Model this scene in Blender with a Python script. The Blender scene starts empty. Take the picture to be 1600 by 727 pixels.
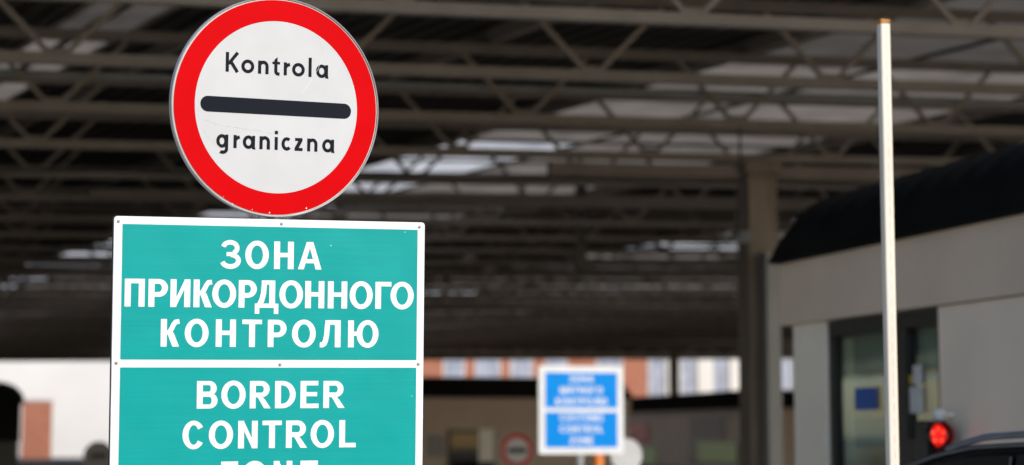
import bpy, bmesh, math, random
from mathutils import Vector, Matrix
random.seed(7)
sc = bpy.context.scene
COL = sc.collection
# ------------------------------------------------------------------ camera
F, CX, CY, HOR = 2950.0, 800.0, 363.5, 678.0          # photograph: 1600 px wide
PITCH, YAW, CAMZ = math.atan((HOR - CY) / F), math.radians(16), 1.6
cam_d = bpy.data.cameras.new('camera')
cam = bpy.data.objects.new('camera', cam_d); COL.objects.link(cam)
cam.location = (0, 0, CAMZ)
cam.rotation_euler = (math.pi / 2 + PITCH, 0, -YAW)
cam_d.sensor_width = 36; cam_d.lens = F / 1600 * 36
cam_d.clip_start = 0.1; cam_d.clip_end = 3000
cam_d.dof.use_dof = True; cam_d.dof.focus_distance = 7.25; cam_d.dof.aperture_fstop = 1.65
sc.camera = cam
# ------------------------------------------------------------------ sky, sun, exposure
SUN_EL, SUN_AZ = math.radians(28), math.radians(160)     # azimuth clockwise from +Y
w = bpy.data.worlds.new('World'); sc.world = w; w.use_nodes = True
nt = w.node_tree
sky = nt.nodes.new('ShaderNodeTexSky'); sky.sky_type = 'NISHITA'; sky.sun_disc = False
sky.sun_elevation = SUN_EL; sky.sun_rotation = SUN_AZ; sky.dust_density = 1.0
nt.links.new(sky.outputs[0], nt.nodes['Background'].inputs[0])
nt.nodes['Background'].inputs[1].default_value = 0.15
sd = bpy.data.lights.new('sun', 'SUN'); sd.energy = 2.7; sd.angle = math.radians(0.6); sd.color = (1, .965, .93)
sun = bpy.data.objects.new('sun', sd); COL.objects.link(sun)
S = Vector((math.sin(SUN_AZ) * math.cos(SUN_EL), math.cos(SUN_AZ) * math.cos(SUN_EL), math.sin(SUN_EL)))
sun.rotation_euler = S.to_track_quat('Z', 'Y').to_euler(); sun.location = (0, -20, 30)
sc.view_settings.view_transform = 'Standard'; sc.view_settings.look = 'None'
sc.view_settings.exposure = 0.0; sc.view_settings.gamma = 1.0
sc.cycles.use_denoising = True
sc.cycles.max_bounces = 8; sc.cycles.diffuse_bounces = 5
sc.cycles.sample_clamp_indirect = 6.0

# ------------------------------------------------------------------ pixel -> place helpers
def ray(x, y):
    r, u = (x - CX) / F, -(y - CY) / F
    up = u * math.cos(PITCH) + math.sin(PITCH); fw = math.cos(PITCH) - u * math.sin(PITCH)
    return Vector((r * math.cos(YAW) + fw * math.sin(YAW), -r * math.sin(YAW) + fw * math.cos(YAW), up))
CAM = Vector((0, 0, CAMZ))
def at_Y(x, y, Y): d = ray(x, y); return CAM + d * (Y / d.y)
def at_X(x, y, X): d = ray(x, y); return CAM + d * (X / d.x)
def sign_axes(px, py, dist, th, roll, tilt):
    P = at_Y(px, py, dist)
    u = Vector((math.cos(th), math.sin(th), 0)); v = Vector((0, 0, 1)); n = v.cross(u)
    v = v * math.cos(tilt) + n * math.sin(tilt)
    U = u * math.cos(roll) + v * math.sin(roll); V = -u * math.sin(roll) + v * math.cos(roll)
    return P, U, V, U.cross(V)
def loc_on(ax, x, y):
    P, U, V, N = ax; d = ray(x, y); t = (P - CAM).dot(N) / d.dot(N); q = CAM + d * t - P
    return q.dot(U), q.dot(V)

# ------------------------------------------------------------------ materials
MATS = {}
def mat(name, col, rough=.6, metal=0., var=.12, scale=4., bump=0., bscale=60., spec=.5, coat=0., emit=None, streak=False):
    m = bpy.data.materials.new(name); m.use_nodes = True; n = m.node_tree; b = n.nodes['Principled BSDF']
    tc = n.nodes.new('ShaderNodeTexCoord'); nz = n.nodes.new('ShaderNodeTexNoise')
    nz.inputs['Scale'].default_value = scale; nz.inputs['Detail'].default_value = 6
    if streak:
        mp = n.nodes.new('ShaderNodeMapping'); mp.inputs['Scale'].default_value = streak
        n.links.new(tc.outputs['Object'], mp.inputs[0]); n.links.new(mp.outputs[0], nz.inputs['Vector'])
    else: n.links.new(tc.outputs['Object'], nz.inputs['Vector'])
    rp = n.nodes.new('ShaderNodeValToRGB')
    rp.color_ramp.elements[0].position = .3; rp.color_ramp.elements[1].position = .7
    rp.color_ramp.elements[0].color = (*[c * (1 - var) for c in col], 1)
    rp.color_ramp.elements[1].color = (*[min(1, c * (1 + var)) for c in col], 1)
    n.links.new(nz.outputs[0], rp.inputs[0]); n.links.new(rp.outputs[0], b.inputs['Base Color'])
    b.inputs['Roughness'].default_value = rough; b.inputs['Metallic'].default_value = metal
    b.inputs['Specular IOR Level'].default_value = spec; b.inputs['Coat Weight'].default_value = coat
    if bump:
        n2 = n.nodes.new('ShaderNodeTexNoise'); n2.inputs['Scale'].default_value = bscale; n2.inputs['Detail'].default_value = 4
        n.links.new(tc.outputs['Object'], n2.inputs['Vector'])
        bp = n.nodes.new('ShaderNodeBump'); bp.inputs['Strength'].default_value = bump; bp.inputs['Distance'].default_value = .01
        n.links.new(n2.outputs[0], bp.inputs['Height']); n.links.new(bp.outputs[0], b.inputs['Normal'])
    if emit:
        b.inputs['Emission Color'].default_value = (*emit[0], 1); b.inputs['Emission Strength'].default_value = emit[1]
    MATS[name] = m; return m
mat('asphalt', (.09, .088, .085), .9, var=.25, scale=3, bump=.6, bscale=120)
mat('concrete', (.40, .38, .345), .85, var=.18, scale=1.5, bump=.3)
mat('kerb', (.40, .38, .35), .8, var=.15, scale=5, bump=.3)
mat('steel_brightened', (.50, .44, .39), .6, var=.25, scale=1.2)  # lighter copy of steel_paint, makes up for weak light at the far end
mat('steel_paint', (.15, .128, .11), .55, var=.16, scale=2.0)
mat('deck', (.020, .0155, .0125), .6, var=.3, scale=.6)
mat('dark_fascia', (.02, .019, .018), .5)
mat('black_roof', (.006, .006, .006), .75, var=.3, scale=1.5, spec=.1)
mat('panel', (.76, .60, .475), .5, var=.06, scale=1.2, bump=.05, bscale=8)
mat('wall_light', (.93, .77, .63), .5, var=.07, scale=.9, bump=.05, bscale=8)
mat('pillar_lit', (.96, .85, .72), .5, var=.06, scale=1.2)  # paler copy of the panel colour, stands in for light on the pillar
mat('brown_wall', (.48, .39, .33), .6, var=.08, scale=.8)
mat('column', (.15, .118, .092), .6, var=.2, scale=1.5, streak=(6, 6, .6))
mat('grey_metal', (.17, .18, .18), .45, metal=.2, var=.12, scale=3, streak=(8, 8, .5))
mat('galv', (.50, .51, .52), .38, metal=.7, var=.12, scale=8)
mat('rim', (.55, .55, .54), .4, metal=.55, var=.12, scale=12)
mat('black_plastic', (.012, .012, .013), .4, var=.2)
mat('white_paint', (.80, .79, .76), .5, var=.04, scale=2)
mat('boom_white', (.76, .69, .59), .55, var=.10, scale=3, streak=(6, 6, .5))
mat('boom_red', (.80, .60, .52), .4)
mat('boom_yellow', (.75, .5, .06), .5)
mat('rust_cap', (.42, .17, .025), .6, var=.3, scale=30)
mat('orange', (.80, .22, .02), .5)
mat('render_white', (.80, .77, .735), .85, var=.05, scale=.25)
mat('stone_white', (.82, .77, .70), .8, var=.05, scale=.6)
mat('dark_frame', (.018, .018, .018), .45)
mat('sage', (.40, .42, .36), .6, var=.08, scale=2)
mat('cream', (.72, .69, .54), .6)
mat('interior', (.30, .33, .28), .8, var=.1, scale=1)
mat('blue_reflection', (.02, .10, .40), .5, var=.1)
mat('paper', (.62, .60, .58), .8, var=.1, scale=10)
mat('yellow_notice', (.5, .36, .05), .7, var=.2)
mat('pale_blue', (.42, .50, .62), .5, var=.1)
mat('white_dome', (.85, .85, .85), .25)
mat('red_sheet', (.55, .06, .05), .5, var=.1)
mat('green_sheet', (.45, .62, .25), .5, var=.25, scale=6)
mat('grey_sheet', (.26, .25, .27), .6, var=.15)
mat('screw', (.32, .32, .33), .35, metal=.9)
mat('scratch', (.78, .78, .78), .6, var=.2, scale=60)
mat('chip', (.9, .82, .72), .8)
mat('car_paint', (.006, .007, .012), .12, coat=1.0, spec=.6, var=.05)
mat('chrome', (.75, .77, .8), .22, metal=1.0, var=.03)
mat('dull_trim', (.16, .17, .19), .35, metal=.6)
mat('rail_metal', (.42, .48, .55), .4, metal=.8)
mat('rubber', (.015, .015, .015), .8)
mat('lamp_off', (.03, .012, .012), .2, coat=.6)
mat('tail', (.5, .01, .01), .2, coat=.6)
mat('red_led', (.9, .02, .02), .3, emit=((1, .010, .008), .8))
mat('red_led_hot', (1, .3, .15), .3, emit=((1, .10, .04), 1.7))
mat('flood_glass', (.45, .45, .43), .2)

def sheet_mat(name, col, rough, dot=.04, streakv=.0, spec=.5, rvar=.05, dots=330):
    """retroreflective film: faint honeycomb grain and horizontal squeegee streaks"""
    m = bpy.data.materials.new(name); m.use_nodes = True; n = m.node_tree; b = n.nodes['Principled BSDF']
    tc = n.nodes.new('ShaderNodeTexCoord')
    vo = n.nodes.new('ShaderNodeTexVoronoi'); vo.feature = 'DISTANCE_TO_EDGE'; vo.inputs['Scale'].default_value = dots
    vo.inputs['Randomness'].default_value = .35
    n.links.new(tc.outputs['Object'], vo.inputs['Vector'])
    mp = n.nodes.new('ShaderNodeMapping'); mp.inputs['Scale'].default_value = (1.2, 90, 1)
    nz = n.nodes.new('ShaderNodeTexNoise'); nz.inputs['Scale'].default_value = 1.4; nz.inputs['Detail'].default_value = 5
    n.links.new(tc.outputs['Object'], mp.inputs[0]); n.links.new(mp.outputs[0], nz.inputs['Vector'])
    big = n.nodes.new('ShaderNodeTexNoise'); big.inputs['Scale'].default_value = 5; n.links.new(tc.outputs['Object'], big.inputs['Vector'])
    def rng(src, a, c, d, e):
        q = n.nodes.new('ShaderNodeMapRange'); n.links.new(src, q.inputs[0])
        for i, v in enumerate((a, c, d, e)): q.inputs[i + 1].default_value = v
        return q.outputs[0]
    k1 = rng(vo.outputs['Distance'], 0, .12, 1 - dot, 1); k2 = rng(nz.outputs[0], .3, .7, 1 - streakv, 1 + streakv); k3 = rng(big.outputs[0], .3, .7, .955, 1.03)
    def mul(a, c):
        q = n.nodes.new('ShaderNodeMath'); q.operation = 'MULTIPLY'; n.links.new(a, q.inputs[0]); n.links.new(c, q.inputs[1]); return q.outputs[0]
    k = mul(mul(k1, k2), k3)
    mx = n.nodes.new('ShaderNodeVectorMath'); mx.operation = 'SCALE'; mx.inputs[0].default_value = col
    n.links.new(k, mx.inputs['Scale']); n.links.new(mx.outputs[0], b.inputs['Base Color'])
    n.links.new(rng(nz.outputs[0], .3, .7, rough - rvar, rough + rvar), b.inputs['Roughness'])
    b.inputs['Specular IOR Level'].default_value = spec
    wv = n.nodes.new('ShaderNodeTexNoise'); wv.inputs['Scale'].default_value = 2.6; wv.inputs['Detail'].default_value = 2; n.links.new(tc.outputs['Object'], wv.inputs['Vector'])
    bp = n.nodes.new('ShaderNodeBump'); bp.inputs['Strength'].default_value = .5; bp.inputs['Distance'].default_value = .02
    n.links.new(wv.outputs[0], bp.inputs['Height']); n.links.new(bp.outputs[0], b.inputs['Normal'])
    MATS[name] = m
sheet_mat('film_white', (.60, .605, .61), .5, spec=.2, dot=.09, dots=300)
sheet_mat('film_red', (.62, .0005, .003), .5, spec=.05, dot=.07, dots=300)
sheet_mat('film_black', (.008, .010, .017), .55, dot=.1, dots=300, spec=.1)
sheet_mat('film_green', (.0, .335, .318), .40, dot=.0, streakv=.04, rvar=.06, spec=.2)
sheet_mat('film_blue', (.0, .28, .84), .4, dot=.0, streakv=.03, spec=.12)
sheet_mat('board_white', (.86, .86, .86), .45, dot=.0)
sheet_mat('letter_white', (.90, .90, .90), .45, dot=.0)

def glass_mat(name, tint, gloss, rough=.03):
    m = bpy.data.materials.new(name); m.use_nodes = True; n = m.node_tree; n.nodes.clear()
    o = n.nodes.new('ShaderNodeOutputMaterial'); t = n.nodes.new('ShaderNodeBsdfTransparent'); t.inputs[0].default_value = (*tint, 1)
    g = n.nodes.new('ShaderNodeBsdfGlossy'); g.inputs['Roughness'].default_value = rough
    lw = n.nodes.new('ShaderNodeLayerWeight'); fr = n.nodes.new('ShaderNodeMath'); fr.operation = 'POWER'; fr.inputs[1].default_value = 4.0; n.links.new(lw.outputs['Facing'], fr.inputs[0])
    ad = n.nodes.new('ShaderNodeMath'); ad.operation = 'ADD'; ad.inputs[1].default_value = gloss; n.links.new(fr.outputs[0], ad.inputs[0])
    mx = n.nodes.new('ShaderNodeMixShader'); n.links.new(ad.outputs[0], mx.inputs[0]); n.links.new(t.outputs[0], mx.inputs[1]); n.links.new(g.outputs[0], mx.inputs[2])
    n.links.new(mx.outputs[0], o.inputs[0]); MATS[name] = m
glass_mat('glass', (.86, .90, .87), .03)
glass_mat('car_glass', (.12, .14, .13), .03)
mat('far_glass', (.10, .13, .19), .12, var=.3, scale=1.2, spec=.9)
mat('far_blind', (.36, .38, .46), .4, var=.3, scale=1.0)

def translucent(name, col, amount):
    m = bpy.data.materials.new(name); m.use_nodes = True; n = m.node_tree; n.nodes.clear()
    o = n.nodes.new('ShaderNodeOutputMaterial'); t = n.nodes.new('ShaderNodeBsdfTranslucent'); d = n.nodes.new('ShaderNodeBsdfDiffuse')
    tc = n.nodes.new('ShaderNodeTexCoord'); nz = n.nodes.new('ShaderNodeTexNoise'); nz.inputs['Scale'].default_value = .8; nz.inputs['Detail'].default_value = 6
    n.links.new(tc.outputs['Object'], nz.inputs['Vector'])
    rp = n.nodes.new('ShaderNodeValToRGB'); rp.color_ramp.elements[0].position = .35; rp.color_ramp.elements[1].position = .65
    rp.color_ramp.elements[0].color = (*[c * .6 for c in col], 1); rp.color_ramp.elements[1].color = (*col, 1)
    n.links.new(nz.outputs[0], rp.inputs[0]); n.links.new(rp.outputs[0], t.inputs[0]); d.inputs[0].default_value = (.22, .20, .18, 1)
    mx = n.nodes.new('ShaderNodeMixShader'); mx.inputs[0].default_value = amount
    n.links.new(d.outputs[0], mx.inputs[1]); n.links.new(t.outputs[0], mx.inputs[2]); n.links.new(mx.outputs[0], o.inputs[0]); MATS[name] = m
translucent('poly_dirty', (.66, .55, .44), .40)
translucent('poly_old', (.52, .45, .38), .17)
translucent('poly_clean', (.97, .92, .86), .92)

def brick_mat():
    m = bpy.data.materials.new('brick'); m.use_nodes = True; n = m.node_tree; b = n.nodes['Principled BSDF']
    tc = n.nodes.new('ShaderNodeTexCoord'); mp = n.nodes.new('ShaderNodeMapping'); mp.inputs['Rotation'].default_value = (math.pi / 2, 0, 0)
    br = n.nodes.new('ShaderNodeTexBrick'); br.inputs['Scale'].default_value = 2.0
    br.inputs['Color1'].default_value = (.50, .17, .085, 1); br.inputs['Color2'].default_value = (.40, .12, .06, 1); br.inputs['Mortar'].default_value = (.42, .33, .27, 1)
    br.inputs['Mortar Size'].default_value = .014
    n.links.new(tc.outputs['Object'], mp.inputs[0]); n.links.new(mp.outputs[0], br.inputs['Vector']); n.links.new(br.outputs[0], b.inputs['Base Color'])
    b.inputs['Roughness'].default_value = .85; MATS['brick'] = m
brick_mat()

# ------------------------------------------------------------------ mesh helpers
class MB:
    def __init__(s): s.v = []; s.f = []
    def add(s, vs, fs):
        o = len(s.v); s.v += [tuple(p) for p in vs]; s.f += [tuple(i + o for i in f) for f in fs]; return s
    def box(s, x0, x1, y0, y1, z0, z1):
        return s.add([(x0, y0, z0), (x1, y0, z0), (x1, y1, z0), (x0, y1, z0), (x0, y0, z1), (x1, y0, z1), (x1, y1, z1), (x0, y1, z1)],
                     [(0, 3, 2, 1), (4, 5, 6, 7), (0, 1, 5, 4), (1, 2, 6, 5), (2, 3, 7, 6), (3, 0, 4, 7)])
    def bar(s, a, b, wd, ht=None, up=(0, 0, 1)):
        a, b = Vector(a), Vector(b); ht = ht or wd; d = (b - a).normalized(); up = Vector(up)
        if abs(d.dot(up)) > .99: up = Vector((0, 1, 0))
        r = d.cross(up).normalized() * wd / 2; u = r.cross(d).normalized() * ht / 2
        vs = [p + i * r + j * u for p in (a, b) for i, j in ((-1, -1), (1, -1), (1, 1), (-1, 1))]
        return s.add(vs, [(0, 1, 2, 3), (7, 6, 5, 4), (0, 4, 5, 1), (1, 5, 6, 2), (2, 6, 7, 3), (3, 7, 4, 0)])
    def tube(s, pts, r, n=10, cap=True):
        pts = [Vector(p) for p in pts]; rings = []; rr = r if isinstance(r, (list, tuple)) else [r] * len(pts)
        for i, p in enumerate(pts):
            d = (pts[min(i + 1, len(pts) - 1)] - pts[max(i - 1, 0)]).normalized()
            up = Vector((0, 0, 1)) if abs(d.z) < .95 else Vector((0, 1, 0))
            x = d.cross(up).normalized(); y = x.cross(d)
            rings.append([p + (x * math.cos(2 * math.pi * k / n) + y * math.sin(2 * math.pi * k / n)) * rr[i] for k in range(n)])
        vs = [q for g in rings for q in g]; fs = []
        for i in range(len(pts) - 1):
            for k in range(n): fs.append((i * n + k, i * n + (k + 1) % n, (i + 1) * n + (k + 1) % n, (i + 1) * n + k))
        if cap: fs += [tuple(range(n))[::-1], tuple(range((len(pts) - 1) * n, len(pts) * n))]
        return s.add(vs, fs)
    def lathe(s, prof, n=48):
        """profile of (radius, height along +z)"""
        vs = []; fs = []
        for r, z in prof: vs += [(r * math.cos(2 * math.pi * k / n), r * math.sin(2 * math.pi * k / n), z) for k in range(n)]
        for i in range(len(prof) - 1):
            for k in range(n): fs.append((i * n + k, i * n + (k + 1) % n, (i + 1) * n + (k + 1) % n, (i + 1) * n + k))
        return s.add(vs, fs)
    def poly(s, pts, z): return s.add([(x, y, z) for x, y in pts], [tuple(range(len(pts)))])
    def prism(s, pts, z0, z1):
        n = len(pts); return s.add([(x, y, z0) for x, y in pts] + [(x, y, z1) for x, y in pts],
            [tuple(range(n))[::-1], tuple(range(n, 2 * n))] + [(i, (i + 1) % n, n + (i + 1) % n, n + i) for i in range(n)])
    def mesh(s, name, m, smooth=False):
        me = bpy.data.meshes.new(name); me.from_pydata(s.v, [], s.f); me.materials.append(MATS[m])
        bm = bmesh.new(); bm.from_mesh(me); bmesh.ops.recalc_face_normals(bm, faces=bm.faces); bm.to_mesh(me); bm.free()
        if smooth:
            me.polygons.foreach_set('use_smooth', [True] * len(me.polygons)); me.set_sharp_from_angle(angle=math.radians(35))
        return me
    def build(s, name, m, parent=None, smooth=False, bevel=0):
        o = bpy.data.objects.new(name, s.mesh(name, m, smooth)); COL.objects.link(o)
        if parent: o.parent = parent
        if bevel:
            b = o.modifiers.new('bevel', 'BEVEL'); b.width = bevel; b.segments = 2; b.limit_method = 'ANGLE'
        return o
def tag(o, label=None, cat=None, group=None, kind=None):
    if label: o['label'] = label
    if cat: o['category'] = cat
    if group: o['group'] = group
    if kind: o['kind'] = kind
    return o
def empty(name, loc=(0, 0, 0), rz=0, M=None):
    o = bpy.data.objects.new(name, None); COL.objects.link(o)
    if M is not None: o.matrix_world = M
    else: o.location = loc; o.rotation_euler = (0, 0, rz)
    o.empty_display_size = .2
    return o
def box_part(name, m, parent, *a, bevel=0): return MB().box(*a).build(name, m, parent, bevel=bevel)
def rounded(x0, x1, y0, y1, r, n=5):
    out = []
    for cx, cy, a0 in ((x1 - r, y1 - r, 0), (x0 + r, y1 - r, 90), (x0 + r, y0 + r, 180), (x1 - r, y0 + r, 270)):
        for k in range(n + 1):
            a = math.radians(a0 + 90 * k / n); out.append((cx + r * math.cos(a), cy + r * math.sin(a)))
    return out
def disc(r, n=72, cx=0, cy=0): return [(cx + r * math.cos(2 * math.pi * k / n), cy + r * math.sin(2 * math.pi * k / n)) for k in range(n)]

# ------------------------------------------------------------------ lettering (own outlines)
class Glyph:
    def __init__(s): s.p = []
    def quad(s, *p): s.p.append([list(p)]); return s
    def rect(s, x0, y0, x1, y1): return s.quad((x0, y0), (x1, y0), (x1, y1), (x0, y1))
    def arc(s, cx, cy, rx, ry, ix, iy, a0=0, a1=360, n=28):
        fs = []
        for k in range(n):
            a, b = math.radians(a0 + (a1 - a0) * k / n), math.radians(a0 + (a1 - a0) * (k + 1) / n)
            fs.append([(cx + rx * math.cos(a), cy + ry * math.sin(a)), (cx + rx * math.cos(b), cy + ry * math.sin(b)),
                       (cx + ix * math.cos(b), cy + iy * math.sin(b)), (cx + ix * math.cos(a), cy + iy * math.sin(a))])
        s.p.append(fs); return s
    def stroke(s, pts, t):
        L, R = [], []
        for i, p in enumerate(pts):
            a, b = pts[max(i - 1, 0)], pts[min(i + 1, len(pts) - 1)]
            dx, dy = b[0] - a[0], b[1] - a[1]; l = math.hypot(dx, dy); nx, ny = -dy / l * t / 2, dx / l * t / 2
            if 0 < i < len(pts) - 1:
                c = p; d1 = ((c[0] - a[0]), (c[1] - a[1])); l1 = math.hypot(*d1); k = (d1[0] * dx + d1[1] * dy) / (l1 * l); nx /= max(k, .5); ny /= max(k, .5)
            L.append((p[0] + nx, p[1] + ny)); R.append((p[0] - nx, p[1] - ny))
        s.p.append([[L[i], R[i], R[i + 1], L[i + 1]] for i in range(len(pts) - 1)]); return s
def arcpts(cx, cy, rx, ry, a0, a1, n=14): return [(cx + rx * math.cos(math.radians(a0 + (a1 - a0) * k / n)), cy + ry * math.sin(math.radians(a0 + (a1 - a0) * k / n))) for k in range(n + 1)]
def cap(ch, w):
    g = Glyph(); s, h = .214, .172
    def bowl(y0, y1, x1=w, it=h):
        ry = (y1 - y0) / 2; rx = min(ry * 1.02, x1 - s - .02); c = x1 - rx
        g.rect(s - .01, y1 - it, c, y1); g.rect(s - .01, y0, c, y0 + it); g.arc(c, y0 + ry, rx, ry, rx - s, ry - it, -90, 90, 18)
    def oval(x0, x1): g.arc((x0 + x1) / 2, .5, (x1 - x0) / 2, .515, (x1 - x0) / 2 - s, .515 - h, 0, 360, 48)
    if ch in 'ОO': oval(0, w)
    elif ch in 'НH': g.rect(0, 0, s, 1); g.rect(w - s, 0, w, 1); g.rect(s - .01, .43, w - s + .01, .59)
    elif ch in 'АA':
        m = w / 2
        g.quad((0, 0), (.215, 0), (m + .004, .80), (m + .004, 1), (m - .118, 1)); g.quad((w, 0), (w - .215, 0), (m - .004, .80), (m - .004, 1), (m + .118, 1)); g.rect(.23, .225, w - .23, .375)
    elif ch == 'П': g.rect(0, 0, s, 1); g.rect(w - s, 0, w, 1); g.rect(s - .01, 1 - .165, w - s + .01, 1)
    elif ch in 'РP': g.rect(0, 0, s, 1); bowl(.36, 1)
    elif ch == 'R':
        g.rect(0, 0, s, 1); bowl(.40, 1, w - .05); g.quad((w - .245, 0), (w, 0), (w - .21, .31), (w - .33, .44), (w - .52, .44), (w - .44, .33))
    elif ch == 'И': g.rect(0, 0, s, 1); g.rect(w - s, 0, w, 1); g.quad((s - .02, 0), (s - .02, .31), (w - s + .02, 1), (w - s + .02, .69))
    elif ch == 'N': g.rect(0, 0, s, 1); g.rect(w - s, 0, w, 1); g.quad((s - .02, 1), (s - .02, .67), (w - s + .02, 0), (w - s + .02, .33))
    elif ch in 'МM':
        g.rect(0, 0, s, 1); g.rect(w - s, 0, w, 1); m = w / 2; g.quad((s - .03, 1), (s - .03, .68), (m - .08, 0), (m + .08, 0), (m + .02, .25)); g.quad((w - s + .03, 1), (w - s + .03, .68), (m + .08, 0), (m - .08, 0), (m - .02, .25))
    elif ch == 'К':
        g.rect(0, 0, s, 1); g.rect(s - .01, .435, .30, .58)
        g.stroke([(.25, .50), (.33, .55), (.40, .68), (.46, .81), (.53, .895), (w, .915)], .17)
        g.quad((w - .24, 0), (w, 0), (.46, .50), (.34, .58), (.24, .47))
    elif ch == 'Д':
        g.rect(0, 0, w, .155); g.rect(0, -.22, .165, .01); g.rect(w - .165, -.22, w, .01); r = w - .125
        g.rect(r - s, .14, r, 1); g.rect(.24, .845, r - s + .01, 1); g.stroke([(.17, .12), (.25, .28), (.31, .52), (.335, .87)], .19)
    elif ch == 'Г': g.rect(0, 0, s, 1); g.rect(s - .01, .835, w, 1)
    elif ch in 'ТT': g.rect(0, .835, w, 1); g.rect(w / 2 - s / 2, 0, w / 2 + s / 2, .84)
    elif ch == 'Л': g.rect(w - s, 0, w, 1); g.rect(.20, .835, w - s + .01, 1); g.stroke([(0, .085), (.09, .085), (.16, .13), (.21, .24), (.25, .45), (.27, .72), (.275, .86)], .19)
    elif ch == 'Ю': g.rect(0, 0, s, 1); g.rect(s - .01, .43, .40, .585); oval(.32, w)
    elif ch == 'З':
        c = w * .47
        g.stroke(arcpts(c - .01, .735, w * .37, .205, 168, -62), .165); g.stroke(arcpts(c, .278, w * .43, .215, 88, -166), .17); g.rect(c - .14, .44, c + .08, .585)
    elif ch == 'B': g.rect(0, 0, s, 1); bowl(.465, 1, w - .035, .15); bowl(0, .575, w, .15)
    elif ch == 'D':
        g.rect(0, 0, s, 1); rx = w - s - .05; c = w - rx
        g.rect(s - .01, 1 - .165, c, 1); g.rect(s - .01, 0, c, .165); g.arc(c, .5, rx, .5, rx - s, .335, -90, 90, 24)
    elif ch == 'E': g.rect(0, 0, s, 1); g.rect(s - .01, .835, w - .02, 1); g.rect(s - .01, .435, w - .06, .59); g.rect(s - .01, 0, w, .165)
    elif ch in 'CС': g.arc(w * .51, .5, w * .51, .515, w * .51 - s, .515 - .16, 34, 326, 40)
    elif ch == 'L': g.rect(0, 0, s, 1); g.rect(s - .01, 0, w, .165)
    elif ch == 'Z': g.rect(.02, .835, w - .02, 1); g.rect(0, 0, w, .165); g.quad((0, .15), (.25, .15), (w - .02, .85), (w - .27, .85))
    elif ch == 'U': g.rect(0, .35, s, 1); g.rect(w - s, .35, w, 1); g.arc(w / 2, .36, w / 2, .375, w / 2 - s, .215, 180, 360)
    elif ch == 'S': g.stroke(arcpts(w / 2, .74, w * .38, .185, 20, 265), .165); g.stroke(arcpts(w / 2, .27, w * .40, .195, 95, -165), .165)
    return g
def low(ch, w, H, t):
    """road-sign lower case in units of its own x-height (ascender H)"""
    g = Glyph(); r = t / 2
    if ch == 'K':
        g.rect(0, 0, t, H); g.stroke([(t * .9, H * .40), (w - t * .55, H)], t * 1.0); g.stroke([(t * 1.5, H * .55), (w - t * .55, 0)], t * 1.0)
    elif ch == 'o': g.arc(w / 2, .5, w / 2, .52, w / 2 - t, .52 - t, 0, 360, 48)
    elif ch == 'n': g.rect(0, 0, t, 1); g.arc(w - .42, .58, .42, .44, .42 - t, .44 - t, 0, 150, 20); g.rect(w - t, 0, w, .585)
    elif ch == 'r': g.rect(0, 0, t, 1); g.stroke([(t * .7, .68), (t * 1.25, .80), (t * 1.8, .85), (w, .86)], t)
    elif ch == 't':
        c = w * .46
        g.quad((c - r, .22), (c + r, .22), (c + r, H), (c - r, H - .22)); g.rect(0, .80, w, 1.0); g.stroke([(c, .24), (c + .02, .16), (c + .10, .09), (w - .02, .06)], t * .95)
    elif ch == 'l': g.rect(0, 0, t, H)
    elif ch == 'i': g.rect(0, 0, t, 1); g.rect(0, H - t * 1.02, t, H)
    elif ch == 'a':
        g.arc(w * .46, .5, w * .46, .52, w * .46 - t, .52 - t, 0, 360, 44); g.rect(w - t, .02, w - .02, 1); g.quad((w - t, .10), (w - t, -.02), (w + .02, -.05), (w + .01, .10)) 
    elif ch == 'g':
        g.arc(w * .47, .5, w * .47, .52, w * .47 - t, .52 - t, 0, 360, 44); g.rect(w - t, -.1, w, 1.0); g.arc(w - .43, -.1, .43, .38, .43 - t, .38 - t, -130, 0, 20)
    elif ch == 'c': g.arc(w * .54, .5, w * .54, .52, w * .54 - t, .52 - t, 48, 318, 36)
    elif ch == 'z': g.rect(.03, 1 - t * .92, w - .02, 1); g.rect(0, 0, w, t * .92); g.quad((0, t * .85), (t * 1.3, t * .85), (w - .02, 1 - t * .85), (w - .02 - t * 1.3, 1 - t * .85))
    return g
def put_glyph(g, x, y, sx, sy, z, m, parent):
    mb = MB()
    for i, prim in enumerate(g.p):
        for f in prim: mb.poly([(x + px * sx, y + py * sy) for px, py in f], z + i * .00012)
    me = bpy.data.meshes.new('letter'); me.from_pydata(mb.v, [], mb.f); me.materials.append(MATS[m])
    bm = bmesh.new(); bm.from_mesh(me)
    for f in bm.faces:
        f.normal_update()
        if f.normal.z < 0: f.normal_flip()
    bm.to_mesh(me); bm.free()
    o = bpy.data.objects.new('letter', me); COL.objects.link(o); o.parent = parent; return o
def text_fit(line, boxes, v0, v1, z, m, parent, fn=cap):
    for ch, (x0, x1) in zip(line, boxes):
        sy = v1 - v0; put_glyph(fn(ch, (x1 - x0) / sy), x0, v0, sy, sy, z, m, parent)
WID = {'О': .82, 'O': .85, 'Н': .70, 'П': .70, 'Р': .68, 'И': .72, 'К': .66, 'Д': .84, 'Г': .56, 'Т': .68, 'T': .70, 'Л': .74, 'Ю': 1.1, 'З': .67, 'А': .84, 'М': .82, 'M': .82,
       'B': .72, 'R': .76, 'D': .74, 'E': .66, 'C': .78, 'N': .70, 'L': .60, 'Z': .66, 'U': .72, 'S': .68, 'r': 0}
def text_auto(line, cx, v0, hgt, gap, z, m, parent):
    tot = sum(WID[c] for c in line) * hgt + gap * (len(line) - 1); x = cx - tot / 2; bx = []
    for c in line: bx.append((x, x + WID[c] * hgt)); x += WID[c] * hgt + gap
    text_fit(line, bx, v0, v0 + hgt, z, m, parent)
def sign_matrix(ax): P, U, V, N = ax; return Matrix(((U.x, V.x, N.x, P.x), (U.y, V.y, N.y, P.y), (U.z, V.z, N.z, P.z), (0, 0, 0, 1)))

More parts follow.
